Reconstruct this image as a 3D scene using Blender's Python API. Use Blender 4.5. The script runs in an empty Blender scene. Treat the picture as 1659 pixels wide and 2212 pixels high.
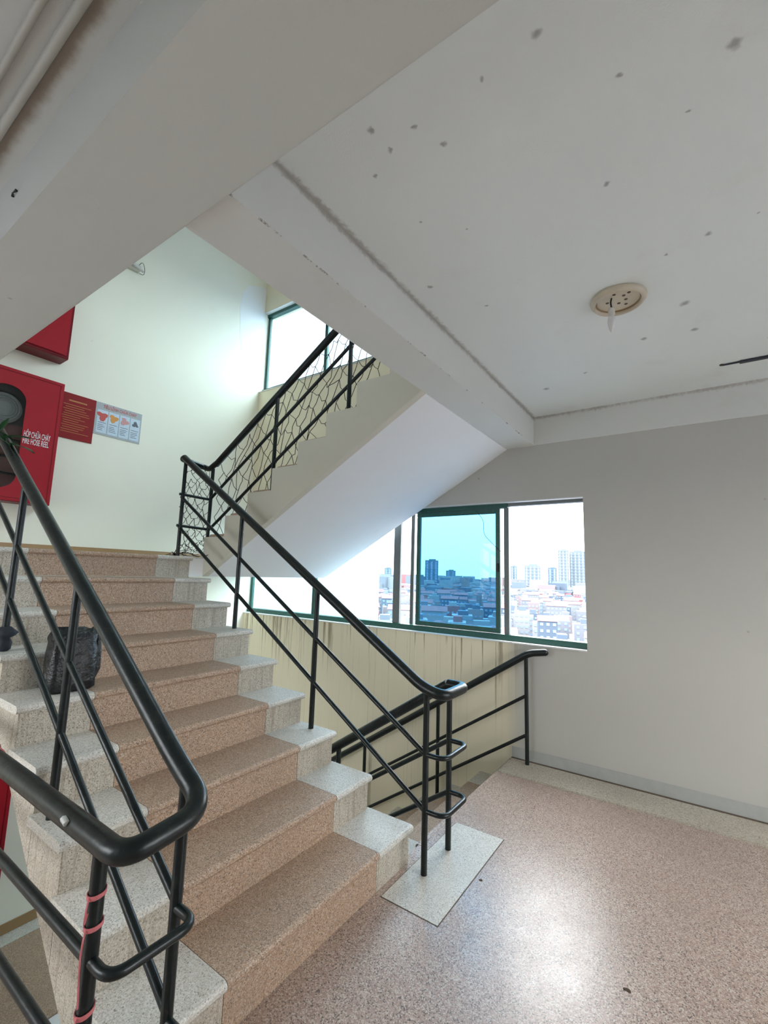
import bpy, bmesh, math, random
from mathutils import Vector, Matrix
random.seed(7)
SC = bpy.context.scene
COL = SC.collection
# ------------------------------------------------------------------ camera
YAW, PITCH, ROLL = 0.9609, 0.1354, 0.0301
FPX = 974.34
fw = Vector((math.sin(YAW)*math.cos(PITCH), math.cos(YAW)*math.cos(PITCH), math.sin(PITCH)))
ri = Vector((math.cos(YAW), -math.sin(YAW), 0)); up = ri.cross(fw)
Rv = math.cos(ROLL)*ri + math.sin(ROLL)*up
Uv = -math.sin(ROLL)*ri + math.cos(ROLL)*up
cam = bpy.data.cameras.new('camera'); cam.sensor_fit = 'HORIZONTAL'; cam.sensor_width = 36
cam.lens = FPX/1659*36; cam.clip_start = 0.02; cam.clip_end = 9000
co = bpy.data.objects.new('camera', cam); COL.objects.link(co)
mw = Matrix((Rv, Uv, -fw)).transposed().to_4x4(); mw.translation = Vector((-2.29, -1.3416, 1.5237))
co.matrix_world = mw
SC.camera = co
# ------------------------------------------------------------------ sky and exposure
SKY = 2.3                     # radiance at the horizon; an overcast sky is three times as bright overhead
world = bpy.data.worlds.new('world'); SC.world = world; world.use_nodes = True
bg = world.node_tree.nodes['Background']
bg.inputs[0].default_value = (0.92, 0.965, 1.0, 1)
wn = world.node_tree.nodes; wl = world.node_tree.links
tc = wn.new('ShaderNodeTexCoord'); sx = wn.new('ShaderNodeSeparateXYZ'); wl.new(tc.outputs['Generated'], sx.inputs[0])
mx = wn.new('ShaderNodeMath'); mx.operation = 'MAXIMUM'; wl.new(sx.outputs[2], mx.inputs[0]); mx.inputs[1].default_value = 0
ma = wn.new('ShaderNodeMath'); ma.operation = 'MULTIPLY_ADD'; wl.new(mx.outputs[0], ma.inputs[0]); ma.inputs[1].default_value = 2*SKY; ma.inputs[2].default_value = SKY
wl.new(ma.outputs[0], bg.inputs[1])
SC.view_settings.view_transform = 'Standard'; SC.view_settings.look = 'None'
SC.view_settings.gamma = 1; SC.view_settings.use_curve_mapping = False
SC.view_settings.exposure = 1.68
SC.cycles.max_bounces = 8; SC.cycles.diffuse_bounces = 6; SC.cycles.glossy_bounces = 3; SC.cycles.transparent_max_bounces = 12
SC.cycles.sample_clamp_indirect = 6

def portal(loc, rot, sx, sy):
    """guides the sky's own light through an opening; gives off none itself"""
    l = bpy.data.lights.new('sky_portal', 'AREA'); l.shape = 'RECTANGLE'; l.size = sx; l.size_y = sy
    l.cycles.is_portal = True
    o = bpy.data.objects.new('sky_portal', l); COL.objects.link(o); o.location = loc; o.rotation_euler = rot
    return o
H = math.pi/2
# ------------------------------------------------------------------ dimensions (metres)
RIS, TRD = 0.18, 0.283
W = 1.4945                     # width of the middle flight
EDGE = 0.314                   # width of the grey end tiles
XW = 1.72                      # face of the window wall
YB = 3.70                      # face of the back wall
HC, HB = 2.967, 2.708          # ceiling, underside of beams
LZ = 9*RIS                     # half landing
TOPZ = 6.3
LEFT, REAR = -4.2, -4.6
WT = 0.22
WIN = (-0.57, YB)            # opening along the wall
portal((XW+WT+.02, 1.55, 1.58), (0, H, 0), 1.27, 4.2)
portal((XW+WT+.02, 1.55, 4.64), (0, H, 0), 1.2, 4.2)
portal((XW+WT+.02, 1.55, -1.66), (0, H, 0), 1.27, 4.2)
portal((.1, REAR-.25, 1.65), (-H, 0, 0), 2.8, 1.5)  # this and the next two serve unseen openings added for light
portal((-1.6, REAR-.25, 4.9), (-H, 0, 0), 1.8, 1.4)
portal((LEFT-.25, 1.75, 1.65), (0, -H, 0), 1.3, 2.3)

# ------------------------------------------------------------------ helpers
class MB:
    def __init__(s): s.bm = bmesh.new()
    def poly(s, vs, faces):
        b = [s.bm.verts.new(v) for v in vs]
        for f in faces:
            try: s.bm.faces.new([b[i] for i in f])
            except ValueError: pass
        return s
    def box(s, x0, x1, y0, y1, z0, z1, bev=0):
        t = bmesh.new()
        v = [t.verts.new((x, y, z)) for x in (x0, x1) for y in (y0, y1) for z in (z0, z1)]
        for f in ((0,1,3,2),(4,6,7,5),(0,4,5,1),(2,3,7,6),(0,2,6,4),(1,5,7,3)): t.faces.new([v[i] for i in f])
        if bev: bmesh.ops.bevel(t, geom=list(t.edges), offset=bev, segments=2, affect='EDGES', clamp_overlap=True)
        s.join(t); return s
    def join(s, t):
        mp = {}
        for v in t.verts: mp[v] = s.bm.verts.new(v.co)
        for f in t.faces:
            nf = s.bm.faces.new([mp[v] for v in f.verts]); nf.smooth = f.smooth
        t.free()
    def prism(s, prof, a, b, axis='X'):
        """profile of 2-D points swept along an axis; X: (y,z), Y: (x,z), Z: (x,y)"""
        def P(q, c): return {'X': (c, q[0], q[1]), 'Y': (q[0], c, q[1]), 'Z': (q[0], q[1], c)}[axis]
        n = len(prof)
        A = [s.bm.verts.new(P(q, a)) for q in prof]; B = [s.bm.verts.new(P(q, b)) for q in prof]
        s.bm.faces.new(A); s.bm.faces.new(B[::-1])
        for i in range(n): s.bm.faces.new((A[i], B[i], B[(i+1) % n], A[(i+1) % n]))
        return s
    def tube(s, pts, r, n=12, fillet=0, closed=False, cap=True):
        P = [Vector(p) for p in pts]
        if fillet:
            Q = [P[0]]
            for i in range(1, len(P)-1):
                a, b, c = P[i-1], P[i], P[i+1]
                d = min(fillet, (a-b).length*.49, (c-b).length*.49)
                p0 = b+(a-b).normalized()*d; p2 = b+(c-b).normalized()*d
                for k in range(9):
                    t = k/8; Q.append((1-t)**2*p0+2*t*(1-t)*b+t*t*p2)
            Q.append(P[-1]); P = Q
        rings = []; prev = None
        for i, p in enumerate(P):
            if closed: d = P[(i+1) % len(P)]-P[i-1]
            elif i == 0: d = P[1]-P[0]
            elif i == len(P)-1: d = P[-1]-P[-2]
            else: d = (P[i+1]-p).normalized()+(p-P[i-1]).normalized()
            d.normalize()
            if prev is None:
                u = d.orthogonal().normalized()
            else:
                u = (prev-d*prev.dot(d))
                u = u.normalized() if u.length > 1e-6 else d.orthogonal().normalized()
            prev = u; w = d.cross(u)
            rr = r[i] if isinstance(r, (list, tuple)) else r
            rings.append([s.bm.verts.new(p+rr*(math.cos(2*math.pi*k/n)*u+math.sin(2*math.pi*k/n)*w)) for k in range(n)])
        m = len(rings)
        for i in range(m if closed else m-1):
            A, B = rings[i], rings[(i+1) % m]
            for k in range(n):
                f = s.bm.faces.new((A[k], A[(k+1) % n], B[(k+1) % n], B[k])); f.smooth = n > 5
        if cap and not closed:
            for rg in (rings[0][::-1], rings[-1]): s.bm.faces.new([s.bm.verts.new(v.co) for v in rg])
        return s
    def lathe(s, prof, c, n=32, axis=Vector((0, 0, 1)), smooth=True):
        """prof: (radius, height) pairs"""
        ax = Vector(axis).normalized(); u = ax.orthogonal().normalized(); w = ax.cross(u); c = Vector(c)
        rings = [[s.bm.verts.new(c+ax*h+max(r, 1e-4)*(math.cos(2*math.pi*k/n)*u+math.sin(2*math.pi*k/n)*w)) for k in range(n)] for r, h in prof]
        for A, B in zip(rings, rings[1:]):
            for k in range(n):
                f = s.bm.faces.new((A[k], A[(k+1) % n], B[(k+1) % n], B[k])); f.smooth = smooth
        for rg in (rings[0][::-1], rings[-1]): s.bm.faces.new([s.bm.verts.new(v.co) for v in rg])
        return s
    def build(s, name, mat, parent=None, bevel=0, recalc=True):
        if recalc: bmesh.ops.recalc_face_normals(s.bm, faces=list(s.bm.faces))
        me = bpy.data.meshes.new(name); s.bm.to_mesh(me); s.bm.free()
        me.materials.append(M[mat])
        o = bpy.data.objects.new(name, me); COL.objects.link(o)
        if parent: o.parent = parent
        if bevel:
            b = o.modifiers.new('bevel', 'BEVEL'); b.width = bevel; b.segments = 2; b.limit_method = 'ANGLE'
        return o
def empty(name, loc=(0, 0, 0)):
    o = bpy.data.objects.new(name, None); COL.objects.link(o); o.location = (0, 0, 0); o.empty_display_size = .1
    return o
def tag(o, label, cat, group=None):
    o['label'] = label; o['category'] = cat
    if group: o['group'] = group
    return o
def struct(o, label=None):
    o['kind'] = 'structure'
    if label: o['label'] = label
    return o
def share(src, name, loc, parent):
    o = src.copy(); o.name = name; COL.objects.link(o); o.location = loc; o.parent = parent
    return o

# ------------------------------------------------------------------ materials
M = {}
class NT:
    def __init__(s, name, rough=.6, spec=.5):
        m = bpy.data.materials.new(name); m.use_nodes = True; M[name] = m
        s.t = m.node_tree; s.b = s.t.nodes['Principled BSDF']; s.out = s.t.nodes['Material Output']; s.m = m
        s.b.inputs['Roughness'].default_value = rough
        s.b.inputs['Specular IOR Level'].default_value = spec
        s._p = None
    def n(s, typ, **k):
        x = s.t.nodes.new(typ)
        for a, v in k.items(): setattr(x, a, v)
        return x
    def l(s, a, b): s.t.links.new(a, b)
    def pos(s):
        if not s._p: s._p = s.n('ShaderNodeNewGeometry').outputs['Position']
        return s._p
    def scaled(s, sc):
        m = s.n('ShaderNodeVectorMath', operation='MULTIPLY'); s.l(s.pos(), m.inputs[0]); m.inputs[1].default_value = sc
        return m.outputs[0]
    def noise(s, scale, detail=4, rough=.55, vec=None, out='Fac'):
        x = s.n('ShaderNodeTexNoise'); x.inputs['Scale'].default_value = scale
        x.inputs['Detail'].default_value = detail; x.inputs['Roughness'].default_value = rough
        s.l(vec if vec is not None else s.pos(), x.inputs['Vector']); return x.outputs[out]
    def ramp(s, fac, stops, interp='LINEAR'):
        x = s.n('ShaderNodeValToRGB'); x.color_ramp.interpolation = interp
        e = x.color_ramp.elements
        while len(e) < len(stops): e.new(.5)
        for i, (p_, c) in enumerate(stops):
            e[i].position = p_; e[i].color = (*c, 1) if len(c) == 3 else c
        s.l(fac, x.inputs[0]); return x.outputs[0]
    def mix(s, fac, a, b, typ='MIX'):
        x = s.n('ShaderNodeMix', data_type='RGBA', blend_type=typ)
        for i, v in ((0, fac), (6, a), (7, b)):
            if hasattr(v, 'is_linked'): s.l(v, x.inputs[i])
            elif isinstance(v, (int, float)): x.inputs[i].default_value = v
            else: x.inputs[i].default_value = (*v, 1)
        return x.outputs[2]
    def math(s, op, a, b=None, c=None):
        x = s.n('ShaderNodeMath', operation=op)
        for i, v in enumerate((a, b, c)):
            if v is None: continue
            if hasattr(v, 'is_linked'): s.l(v, x.inputs[i])
            else: x.inputs[i].default_value = v
        return x.outputs[0]
    def step(s, v, lo, hi):
        x = s.n('ShaderNodeMapRange', interpolation_type='SMOOTHSTEP'); s.l(v, x.inputs[0])
        x.inputs[1].default_value = lo; x.inputs[2].default_value = hi; return x.outputs[0]
    def xyz(s):
        x = s.n('ShaderNodeSeparateXYZ'); s.l(s.pos(), x.inputs[0]); return x.outputs
    def color(s, c):
        if hasattr(c, 'is_linked'): s.l(c, s.b.inputs['Base Color'])
        else: s.b.inputs['Base Color'].default_value = (*c, 1)
        return s
    def bump(s, h, st=.2, d=.01):
        x = s.n('ShaderNodeBump'); x.inputs['Strength'].default_value = st; x.inputs['Distance'].default_value = d
        s.l(h, x.inputs['Height']); s.l(x.outputs[0], s.b.inputs['Normal']); return s

def plain(name, c, rough=.6, spec=.5, var=.12, sc=9):
    t = NT(name, rough, spec)
    d = tuple(v*(1-var*2) for v in c)
    t.color(t.mix(t.noise(sc), d, c)); return t

def terrazzo(name, stops, scale, rough, dirt, spec=.5):
    t = NT(name, rough, spec)
    v = t.n('ShaderNodeTexVoronoi'); v.inputs['Scale'].default_value = scale
    t.l(t.pos(), v.inputs['Vector'])
    sep = t.n('ShaderNodeSeparateColor'); t.l(v.outputs['Color'], sep.inputs[0])
    c = t.ramp(sep.outputs[0], stops, 'CONSTANT')
    big = t.noise(2.2, 5)
    c = t.mix(t.step(big, .35, .85), c, t.mix(.4, c, dirt))
    fine = t.noise(420, 2)
    c = t.mix(.25, c, t.ramp(fine, [(.3, (.25, .2, .16)), (.7, (.9, .88, .82))]), 'OVERLAY')
    t.color(c)
    r = t.n('ShaderNodeMapRange'); t.l(t.noise(5, 4), r.inputs[0]); r.inputs[3].default_value = rough-.08; r.inputs[4].default_value = rough+.14
    t.l(r.outputs[0], t.b.inputs['Roughness'])
    return t
terrazzo('terrazzo_tan', [(0, (0.385, 0.254, 0.168)), (.42, (0.459, 0.328, 0.235)), (.62, (0.541, 0.443, 0.361)), (.80, (0.262, 0.172, 0.118)), (.92, (0.131, 0.098, 0.076))], 300, .5, (0.271, 0.205, 0.160))
terrazzo('terrazzo_floor', [(0, (0.376, 0.264, 0.216)), (.36, (0.432, 0.328, 0.272)), (.58, (0.544, 0.480, 0.432)), (.78, (0.264, 0.188, 0.160)), (.89, (0.112, 0.084, 0.076))], 235, .30, (0.288, 0.208, 0.168), .66)
terrazzo('terrazzo_grey', [(0, (.53, .51, .46)), (.4, (.64, .62, .57)), (.66, (.70, .69, .65)), (.88, (.42, .40, .35)), (.95, (.26, .24, .21))], 260, .42, (.40, .36, .30))
t = terrazzo('terrazzo_worn', [(0, (.42, .385, .32)), (.4, (.50, .46, .39)), (.66, (.58, .54, .47)), (.86, (.31, .275, .22)), (.94, (.2, .17, .14))], 260, .55, (.30, .24, .18))
src = t.b.inputs['Base Color'].links[0].from_socket
dr = t.noise(1.0, 5, .6, t.scaled((48, 48, 2.0)))
t.color(t.mix(t.math('MULTIPLY', t.step(dr, .50, .68), .45), src, (.22, .16, .11)))
t = plain('grout', (.13, .10, .08), .9)
t = plain('side_plaster', (.58, .52, .42), .7, sc=6)

def plaster(name, c, stain, spots=(), var=.06, joint=False):
    t = NT(name, .85, .25)
    c0 = t.mix(t.noise(1.1, 6, .6), tuple(v*(1-var) for v in c), c)
    c0 = t.mix(t.math('MULTIPLY', t.step(t.noise(3.0, 6, .65), .56, .8), .28), c0, stain)
    vo = t.n('ShaderNodeTexVoronoi'); vo.inputs['Scale'].default_value = 2.6; t.l(t.pos(), vo.inputs['Vector'])
    sep = t.n('ShaderNodeSeparateColor'); t.l(vo.outputs['Color'], sep.inputs[0])
    f = t.math('MULTIPLY', t.math('SUBTRACT', 1, t.step(vo.outputs['Distance'], .006, .035)), t.math('GREATER_THAN', sep.outputs[1], .45))
    c0 = t.mix(t.math('MULTIPLY', f, .55), c0, (.16, .13, .10))
    if spots:
        acc = None; wob = t.n('ShaderNodeVectorMath', operation='MULTIPLY_ADD')
        nz = t.noise(26, 3, out='Color'); t.l(nz, wob.inputs[0]); wob.inputs[1].default_value = (.035, .035, 0); t.l(t.pos(), wob.inputs[2])
        for (x, y, z, r) in spots:
            d = t.n('ShaderNodeVectorMath', operation='DISTANCE'); t.l(wob.outputs[0], d.inputs[0]); d.inputs[1].default_value = (x+.0175, y+.0175, z)
            g = t.math('SUBTRACT', 1, t.step(d.outputs['Value'], r*.2, r))
            acc = g if acc is None else t.math('MAXIMUM', acc, g)
        c0 = t.mix(t.math('MULTIPLY', acc, .6), c0, (.17, .155, .13))
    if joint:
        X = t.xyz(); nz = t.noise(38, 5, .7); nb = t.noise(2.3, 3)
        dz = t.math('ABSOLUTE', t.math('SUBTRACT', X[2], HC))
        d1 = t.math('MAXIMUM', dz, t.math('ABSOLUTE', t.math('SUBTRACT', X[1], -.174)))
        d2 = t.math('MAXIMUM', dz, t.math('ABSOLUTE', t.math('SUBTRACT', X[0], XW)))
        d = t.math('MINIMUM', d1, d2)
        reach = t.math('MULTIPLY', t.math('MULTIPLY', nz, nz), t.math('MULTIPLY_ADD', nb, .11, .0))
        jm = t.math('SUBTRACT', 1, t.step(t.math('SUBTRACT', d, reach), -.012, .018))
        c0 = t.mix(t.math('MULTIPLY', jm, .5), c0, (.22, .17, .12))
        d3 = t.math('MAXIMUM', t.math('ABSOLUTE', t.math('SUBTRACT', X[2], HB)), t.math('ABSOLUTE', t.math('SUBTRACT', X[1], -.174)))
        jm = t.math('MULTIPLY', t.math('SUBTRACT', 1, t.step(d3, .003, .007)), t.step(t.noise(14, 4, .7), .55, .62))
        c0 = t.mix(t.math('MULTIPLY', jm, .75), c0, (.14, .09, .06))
    t.color(c0); t.bump(t.noise(160, 3), .12, .004)
    return t
SPOTS = [(-1.243,-1.061),(-.926,-1.493),(-1.217,-.889),(-1.01,-1.23),(-1.27,-.528),(-1.2,-.654),(-1.097,-.711),(-1.176,-.543),
  (-.63,-1.139),(-.843,-.47),(-.705,-.618),(-.141,-1.446),(-.447,-.299),(-.15,-.475),(.376,-1.354),(.667,-1.139),(-.167,-1.608),
  (-.784,-1.389),(.973,-.757),(1.116,-.448),(-1.123,-.44),(.701,-1.391),(-.09,-1.296)]
RAD = [.03,.035,.02,.02,.025,.02,.024,.02,.024,.014,.012,.028,.032,.022,.05,.04,.014,.014,.03,.05,.02,.045,.016]
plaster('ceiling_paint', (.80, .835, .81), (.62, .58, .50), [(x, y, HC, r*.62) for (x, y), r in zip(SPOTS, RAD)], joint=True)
plaster('white_plaster', (.90, .90, .89), (.76, .73, .68))
plaster('hall_beam_shaded', (.62, .625, .58), (.55, .52, .46))  # darker than the cross beam: its shade is mixed into the colour
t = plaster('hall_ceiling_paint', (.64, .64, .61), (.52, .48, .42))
src = t.b.inputs['Base Color'].links[0].from_socket; X = t.xyz()
e = t.math('ADD', X[0], t.math('MULTIPLY', t.noise(9, 5, .7), .05))
bd = t.math('MULTIPLY', t.step(e, -1.935, -1.922), t.math('SUBTRACT', 1, t.step(e, -1.905, -1.87)))
t.color(t.mix(t.math('MULTIPLY', bd, .75), src, (.24, .17, .12)))
plaster('cream_paint', (.88, .86, .73), (.80, .76, .60), var=.04)
plaster('string_paint', (.70, .66, .55), (.48, .44, .36))
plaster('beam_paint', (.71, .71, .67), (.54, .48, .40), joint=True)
# window wall: cream in the stair bay, greyer on the landing, rain streaks below the sill
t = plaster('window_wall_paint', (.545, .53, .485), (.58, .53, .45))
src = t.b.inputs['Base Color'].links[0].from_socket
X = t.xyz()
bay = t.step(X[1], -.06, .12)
cream_mask = t.math('MULTIPLY', bay, t.math('MAXIMUM', t.math('GREATER_THAN', X[1], 1.55), t.math('MAXIMUM', t.math('LESS_THAN', X[2], .96), t.math('GREATER_THAN', X[2], 2.95))))
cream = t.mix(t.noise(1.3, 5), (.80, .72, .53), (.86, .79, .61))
c = t.mix(cream_mask, src, cream)
st = t.noise(1.0, 6, .65, t.scaled((1, 21, .4)))
top = t.step(t.math('ADD', X[2], t.math('MULTIPLY', t.noise(3.0, 3, .5, t.scaled((1, 9, 0.0))), 1.5)), 1.0, 1.75)
below = t.math('LESS_THAN', X[2], .96)
m = t.math('MULTIPLY', t.math('MULTIPLY', t.step(st, .55, .585), top), t.math('MULTIPLY', below, bay))
c = t.mix(t.math('MULTIPLY', m, .75), c, (.23, .16, .09))
st2 = t.noise(1.0, 4, .6, t.scaled((1, 60, .35)))
c = t.mix(t.math('MULTIPLY', t.math('MULTIPLY', t.step(st2, .58, .74), t.math('MULTIPLY', below, t.math('MULTIPLY_ADD', bay, .9, .1))), .45), c, (.36, .30, .21))
foot_tone = t.math('MULTIPLY', t.math('SUBTRACT', 1, t.step(X[2], .0, .28)), t.math('SUBTRACT', 1, bay))  # landing side of the wall darker towards the floor
c = t.mix(t.math('MULTIPLY', foot_tone, .3), c, (.45, .43, .39))
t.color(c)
plain('plinth_paint', (.47, .47, .44), .8, sc=14)
plain('brown_tile', (.40, .24, .11), .35, sc=5)
plain('dirt', (.12, .085, .06), .95, sc=30)
# painted steel
t = NT('rail_paint', .25, .38)
c = t.mix(t.step(t.noise(22, 5, .65), .5, .72), (.0045, .0085, .0085), (.016, .021, .018))
c = t.mix(t.math('MULTIPLY', t.step(t.noise(60, 4, .7), .66, .74), .5), c, (.085, .05, .035))
t.color(c)
r = t.n('ShaderNodeMapRange'); t.l(t.noise(35, 4), r.inputs[0]); r.inputs[3].default_value = .20; r.inputs[4].default_value = .46
t.l(r.outputs[0], t.b.inputs['Roughness'])
t.bump(t.noise(48, 4), .18, .004)
t = NT('frame_green', .4)
c = t.mix(t.step(t.noise(30, 5, .7), .55, .7), (.012, .085, .065), (.035, .135, .11)); t.color(c)
plain('frame_grey', (.17, .19, .19), .45, sc=20)
plain('sill_white', (.83, .83, .82), .6, sc=15)
t = plain('red_enamel', (.36, .010, .020), .4, .25, sc=4, var=.05)
plain('red_edge', (.17, .004, .009), .4, .25, sc=4)
plain('red_board', (.27, .010, .012), .55, .25, sc=6, var=.08)
plain('gold_print', (.52, .20, .05), .6)
plain('white_print', (.85, .80, .80), .6)
plain('paper_grey', (.42, .45, .46), .55, sc=20, var=.06)
plain('panel_blue', (.62, .74, .84), .6, sc=60)
plain('print_red', (.60, .10, .08), .6)
plain('print_orange', (.75, .33, .08), .6)
plain('print_pink', (.68, .35, .34), .6)
plain('print_dark', (.13, .14, .17), .6)
plain('dark_inside', (.10, .075, .07), .7)
plain('hose_white', (.42, .42, .41), .7, sc=40)
plain('brick_red', (.24, .09, .075), .7)
plain('lamp_plastic', (.66, .58, .44), .45, sc=16)
plain('lamp_stain', (.34, .22, .11), .6, sc=30)
plain('lamp_white', (.72, .70, .62), .5, sc=25)
plain('bulb_glass', (.72, .70, .69), .25, sc=30, var=.05)
plain('black_wire', (.012, .012, .012), .5)
plain('net_cord', (.05, .035, .025), .8)
plain('pink_ribbon', (.62, .17, .18), .55, sc=40)
plain('pvc_pipe', (.55, .53, .47), .5, sc=12)
plain('rust_stain', (.30, .20, .13), .9, sc=20)
t = NT('black_plastic', .38); t.color((.006, .006, .007)); t.bump(t.noise(30, 4), .5, .02)
plain('dark_cloth', (.02, .025, .035), .8, sc=40)
plain('leaf_green', (.02, .09, .025), .4, sc=20)
plain('steel_dark', (.035, .042, .055), .5, sc=20)
plain('sticker_white', (.62, .63, .60), .5)
plain('patch_white', (.87, .88, .86), .85, sc=3, var=.02)
plain('wing_paint', (.42, .425, .45), .9, sc=1.2, var=.03)
def glass(name, tint, gl=.08, rough=.02):
    m = bpy.data.materials.new(name); m.use_nodes = True; M[name] = m; nt = m.node_tree
    nt.nodes.remove(nt.nodes['Principled BSDF'])
    a = nt.nodes.new('ShaderNodeBsdfTransparent'); a.inputs[0].default_value = (*tint, 1)
    b = nt.nodes.new('ShaderNodeBsdfGlossy'); b.inputs['Roughness'].default_value = rough
    x = nt.nodes.new('ShaderNodeMixShader'); x.inputs[0].default_value = gl
    nt.links.new(a.outputs[0], x.inputs[1]); nt.links.new(b.outputs[0], x.inputs[2])
    nt.links.new(x.outputs[0], nt.nodes['Material Output'].inputs[0])
glass('blue_glass', (.27, .50, .64), .03)
glass('clear_glass', (.80, .92, .96), .06)
glass('cabinet_glass', (.78, .80, .80), .035)
# city; its bluish haze is put into the colours
def citymat(name, cols, island):
    t = NT(name, .9, .1)
    if island: v = t.n('ShaderNodeNewGeometry').outputs['Random Per Island']
    else: v = t.n('ShaderNodeObjectInfo').outputs['Random']
    t.color(t.ramp(v, cols, 'CONSTANT'))
CC = [(0, (0.121, 0.128, 0.150)), (.2, (0.156, 0.161, 0.171)), (.4, (0.085, 0.107, 0.135)), (.55, (0.142, 0.121, 0.128)), (.68, (0.065, 0.085, 0.114)), (.78, (0.178, 0.178, 0.184)), (.9, (0.156, 0.078, 0.085)), (.95, (0.107, 0.135, 0.164))]
citymat('city_house', CC, False); citymat('city_block', CC, True)
plain('city_roof', (0.156, 0.078, 0.085), .9, .1)
plain('city_ground', (0.109, 0.126, 0.159), .95, .1, sc=.02)
plain('tower_wall', (0.112, 0.135, 0.158), .8, .2, sc=.05)
plain('tower_blue', (0.061, 0.102, 0.149), .7, .2, sc=.05)
plain('tower_band', (0.150, 0.200, 0.263), .6, .3, sc=.05)

# ================================================================== SETTING
def slab_with_holes(mb, x0, x1, yr, zr, holes):
    """a wall across x0..x1 made of blocks around rectangular openings (y0,y1,z0,z1)"""
    ys = sorted({yr[0], yr[1], *[h[0] for h in holes], *[h[1] for h in holes]})
    zs = sorted({zr[0], zr[1], *[h[2] for h in holes], *[h[3] for h in holes]})
    def solid(j, k):
        if not (0 <= j < len(ys)-1 and 0 <= k < len(zs)-1): return False
        y, z = (ys[j]+ys[j+1])/2, (zs[k]+zs[k+1])/2
        return not any(h[0] < y < h[1] and h[2] < z < h[3] for h in holes)
    V = {}
    def v(i, j, k):
        if (i, j, k) not in V: V[(i, j, k)] = mb.bm.verts.new(((x0, x1)[i], ys[j], zs[k]))
        return V[(i, j, k)]
    for j in range(len(ys)-1):
        for k in range(len(zs)-1):
            if not solid(j, k): continue
            for i in (0, 1): mb.bm.faces.new((v(i, j, k), v(i, j+1, k), v(i, j+1, k+1), v(i, j, k+1)))
            if not solid(j-1, k): mb.bm.faces.new((v(0, j, k), v(1, j, k), v(1, j, k+1), v(0, j, k+1)))
            if not solid(j+1, k): mb.bm.faces.new((v(0, j+1, k), v(1, j+1, k), v(1, j+1, k+1), v(0, j+1, k+1)))
            if not solid(j, k-1): mb.bm.faces.new((v(0, j, k), v(1, j, k), v(1, j+1, k), v(0, j+1, k)))
            if not solid(j, k+1): mb.bm.faces.new((v(0, j, k+1), v(1, j, k+1), v(1, j+1, k+1), v(0, j+1, k+1)))
    return mb
WH = (WIN[0], YB+.1)            # the openings run past the back wall's face
holes = [(*WH, .949, 2.216), (*WH, 4.03, 5.26), (*WH, -2.29, -1.03)]
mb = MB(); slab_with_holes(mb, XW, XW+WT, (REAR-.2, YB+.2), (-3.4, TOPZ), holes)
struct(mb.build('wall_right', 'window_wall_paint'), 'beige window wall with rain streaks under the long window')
mb = MB(); mb.box(LEFT-.2, XW+WT, YB, YB+.2, -3.4, TOPZ)
struct(mb.build('wall_back', 'cream_paint'), 'cream back wall above the half landing')
mb = MB(); slab_with_holes(mb, LEFT-.2, LEFT, (REAR-.2, YB), (-3.4, TOPZ), [(.6, 2.9, 1.0, 2.3)])  # the opening is unseen, added to let more sky light in
struct(mb.build('wall_left', 'white_plaster'))
mb = MB()
for a in ((LEFT, -2.5, -3.4, TOPZ), (1.5, XW, -3.4, TOPZ), (-2.5, 1.5, -3.4, .9), (-2.5, -1.3, .9, 2.4), (-2.5, 1.5, 2.4, 4.2), (-.7, 1.5, 4.2, 5.6), (-2.5, 1.5, 5.6, TOPZ)):  # blocks leave two unseen openings, added to brighten the interior
    mb.box(a[0], a[1], REAR-.2, REAR, a[2], a[3])
struct(mb.build('wall_rear', 'white_plaster'))
# floors: landing + hallway of this storey
GX = -1.60                                  # edge of the hallway floor beside the stairwell
mb = MB()
mb.poly([(LEFT, REAR, 0), (XW, REAR, 0), (XW, .053, 0), (GX, .053, 0), (GX, YB, 0), (LEFT, YB, 0),
         (LEFT, REAR, -.25), (XW, REAR, -.25), (XW, .053, -.25), (GX, .053, -.25), (GX, YB, -.25), (LEFT, YB, -.25)],
        [(0,1,2,3), (0,3,4,5), (9,8,7,6), (11,10,9,6), (0,6,7,1), (1,7,8,2), (2,8,9,3), (3,9,10,4), (4,10,11,5), (5,11,6,0)])
floor = struct(mb.build('floor', 'terrazzo_floor'), 'speckled pink-beige terrazzo landing floor')
mb = MB(); mb.box(-.325, .502, -.3215, -.012, -.01, .0006); mb.build('grout', 'grout', floor)
mb = MB(); mb.box(-.32, .497, -.3165, -.016, -.01, .0022); mb.build('floor_tile', 'terrazzo_grey', floor)
mb = MB(); mb.box(1.375, XW-.001, REAR, .05, -.01, .012, .004); mb.build('border_strip', 'terrazzo_worn', floor)
mb = MB(); mb.box(XW-.03, XW-.001, REAR, .05, .012, .016); mb.build('dirt_line', 'dirt', floor)
mb = MB(); mb.box(XW-.012, XW, REAR, .05, .012, .10, .003)
struct(mb.build('baseboard_right', 'plinth_paint'), 'grey painted skirting along the window wall')
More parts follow.
